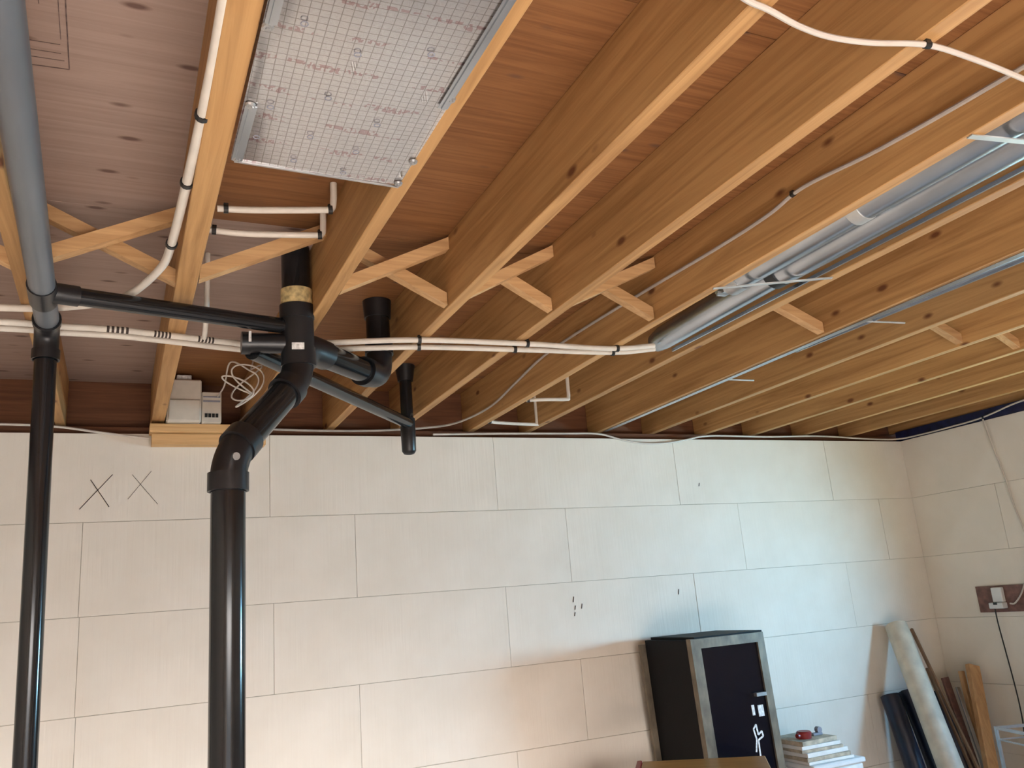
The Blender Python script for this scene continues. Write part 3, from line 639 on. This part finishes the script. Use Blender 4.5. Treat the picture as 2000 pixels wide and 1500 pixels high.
st_ = thing('storage_bin', (3.40, 3.78, 0), 'pale bin under the stack of papers beside the cabinet', 'bin')
ob('bin_body', one(a_box, (3.24, 3.60, 0), (3.58, 3.96, .66), .01), 'paper', st_)
ob('bin_lid', one(a_box, (3.23, 3.59, .66), (3.59, 3.97, .685), .006), 'white', st_)
zz = .686
labs = ['lowest', 'second', 'third', 'fourth', 'fifth', 'top']
for k in range(6):
    h = .014 + .004*(k % 3); dx = random.uniform(-.012, .012) - .006*k
    c = ((3.40+dx-.004*k), 3.76, zz)
    o = ob('paper_pad', one(a_box, (c[0]-.150+.004*k, 3.62+.006*k, zz), (c[0]+.150-.006*k, 3.92-.006*k, zz+h), .001), 'paper' if k % 2 == 0 else 'paperedge', origin=c)
    o.rotation_euler.z = random.uniform(-.06, .06)
    tag(o, f'{labs[k]} flat white pad in the stack on the bin', 'paper', 'stack of paper pads'); zz += h + .0006
rd = thing('red_cap', (3.315, 3.72, zz), 'small dark red round container on top of the paper stack', 'container')
bm = nb(); a_tube(bm, [(3.315, 3.72, zz), (3.315, 3.72, zz+.028), (3.315, 3.72, zz+.036)], [.036, .040, .034], 20); ob('body', bm, 'red', rd, smooth=True)
bm = nb(); a_cyl(bm, (3.272, 3.712, zz+.018), (3.258, 3.71, zz+.018), .012, seg=12); ob('spout', bm, 'red', rd)
gt = thing('tape_dispenser', (3.42, 3.74, zz), 'small grey gadget beside the red container on the papers', 'gadget')
ob('body', one(a_box, (3.385, 3.725, zz), (3.45, 3.755, zz+.014), .003), 'greyplastic', gt)
bm = nb(); a_cyl(bm, (3.435, 3.728, zz+.026), (3.435, 3.752, zz+.026), .016, seg=16); ob('wheel', bm, 'greyplastic', gt)

# ------------------------------------------------------------------ leaning rolls and sticks in the right corner
RG = 'things leaning in the corner'
def lean_roll(name, p0, p1, r, m, label, cat, spiral=True):
    t = thing(name, (p0[0], p0[1], 0), label, cat, RG)
    ob('outer_sheet', one(a_tube, [p0, V3(p0)*.66+V3(p1)*.34, V3(p0)*.33+V3(p1)*.67, p1], [r, r*1.02, r*.99, r], 22), m, t, smooth=True)
    d = (V3(p1)-V3(p0)).normalized()
    bm = nb(); u = d.orthogonal().normalized(); v = d.cross(u)
    pts = [V3(p1)+d*.002 + (u*math.cos(k*.45)+v*math.sin(k*.45))*(r*.15+r*.78*k/40) for k in range(41)]
    a_tube(bm, pts, .003, 5); ob('rolled_edge', bm, m, t)
    return t
lean_roll('vinyl_roll', (4.345, 3.88, .06), (4.384, 4.10, .870), .058, 'rollblue', 'shorter leftmost dark navy vinyl roll leaning against the back wall', 'roll')
lean_roll('vinyl_roll', (4.527, 3.86, .06), (4.531, 4.08, .885), .062, 'rollblue', 'taller dark navy vinyl roll tucked beside the cream roll', 'roll')
lean_roll('sheeting_roll', (4.20, 3.48, .07), (4.536, 4.09, 1.275), .068, 'rollcream', 'tall cream sheeting roll leaning against the back wall', 'roll')
lean_roll('vinyl_roll', (4.75, 3.89, .05), (4.777, 4.095, .845), .045, 'rollblue', 'dark navy roll half hidden behind the wooden sticks', 'roll')
def stick(p0, p1, wx, wy, m, label, name='wooden_stick', cat='stick'):
    bm = nb(); a_bar(bm, p0, p1, wx, wy, (0, 1, 0)); bmesh.ops.bevel(bm, geom=bm.edges[:], offset=min(wx, wy)*.12, segments=1, affect='EDGES')
    tag(ob(name, bm, m, origin=p0), label, cat, RG)
stick((4.542, 3.54, .02), (4.735, 4.15, 1.24), .018, .018, 'dowel', 'tallest thin brown stick leaning just right of the cream roll')
stick((4.557, 3.62, .02), (4.771, 4.12, .991), .016, .016, 'dowel', 'shorter thin brown stick just below the tallest stick')
stick((4.90, 3.94, .02), (4.874, 4.085, .925), .055, .02, 'brownboard', 'short dark brown board end showing between the sticks and plank', 'scrap_board', 'board')
stick((4.774, 3.78, .02), (4.87, 4.0, .87), .03, .012, 'lightmetal', 'thin grey metal strip leaning left of the pine plank', 'metal_strip', 'strip')
stick((4.66, 3.72, .02), (4.94, 3.916, .999), .095, .036, 'plank', 'wide pine plank leaning in the right corner', 'pine_plank', 'plank')
stick((4.83, 3.87, .02), (4.92, 3.99, .963), .03, .03, 'plank', 'narrow pale pine strip behind the wide pine plank', 'pine_strip', 'strip')

# ------------------------------------------------------------------ outlet on the right wall, cord, metal rack
tag(ob('outlet_board', one(a_box, (5.006, 3.30, 1.315), (5.0195, 3.83, 1.475), .001), 'brownboard', origin=(5.012, 3.56, 1.315)), 'reddish brown board screwed to the right wall', 'board')
ou = thing('wall_outlet', (4.99, 3.67, 1.33), 'white outlet box with plugged adapter on the brown board', 'outlet')
ob('box', one(a_box, (4.975, 3.635, 1.375), (5.005, 3.705, 1.465), .004), 'white', ou)
ob('adapter', one(a_box, (4.955, 3.63, 1.338), (5.005, 3.725, 1.374), .004), 'white', ou)
ob('socket', one(a_box, (4.953, 3.665, 1.362), (4.956, 3.69, 1.376)), 'blackplastic', ou)
pipe('power_cord', [(4.975, 3.70, 1.345), (4.985, 3.708, 1.25), (4.99, 3.702, 1.087), (4.99, 3.690, .877), (4.985, 3.685, .70), (4.98, 3.70, .45), (4.97, 3.65, .12), (4.94, 3.5, .008)], .004, 'thin black power cord hanging from the outlet', 'blackplastic', group=None, cat='cord', seg=8)
rk = thing('metal_rack', (4.85, 3.3, 0), 'thin metal rack at the right picture edge beside the plank', 'rack')
RC = ((4.30, 3.345), (4.74, 3.15), (4.20, 3.05), (4.64, 2.86))
for x, y in RC:
    ob('post', one(a_bar, (x, y, 0), (x, y, .765), .014, .014), 'lightmetal', rk)
for a, b in ((0, 1), (2, 3), (0, 2), (1, 3)):
    for z, q in ((.758, .014), (.70, .007)):
        ob('rail', one(a_bar, (*RC[a], z), (*RC[b], z), q, q), 'lightmetal', rk)
ob('shelf', one(a_hex, [(*RC[2], .30), (*RC[3], .30), (*RC[1], .30), (*RC[0], .30), (*RC[2], .315), (*RC[3], .315), (*RC[1], .315), (*RC[0], .315)]), 'lightmetal', rk)
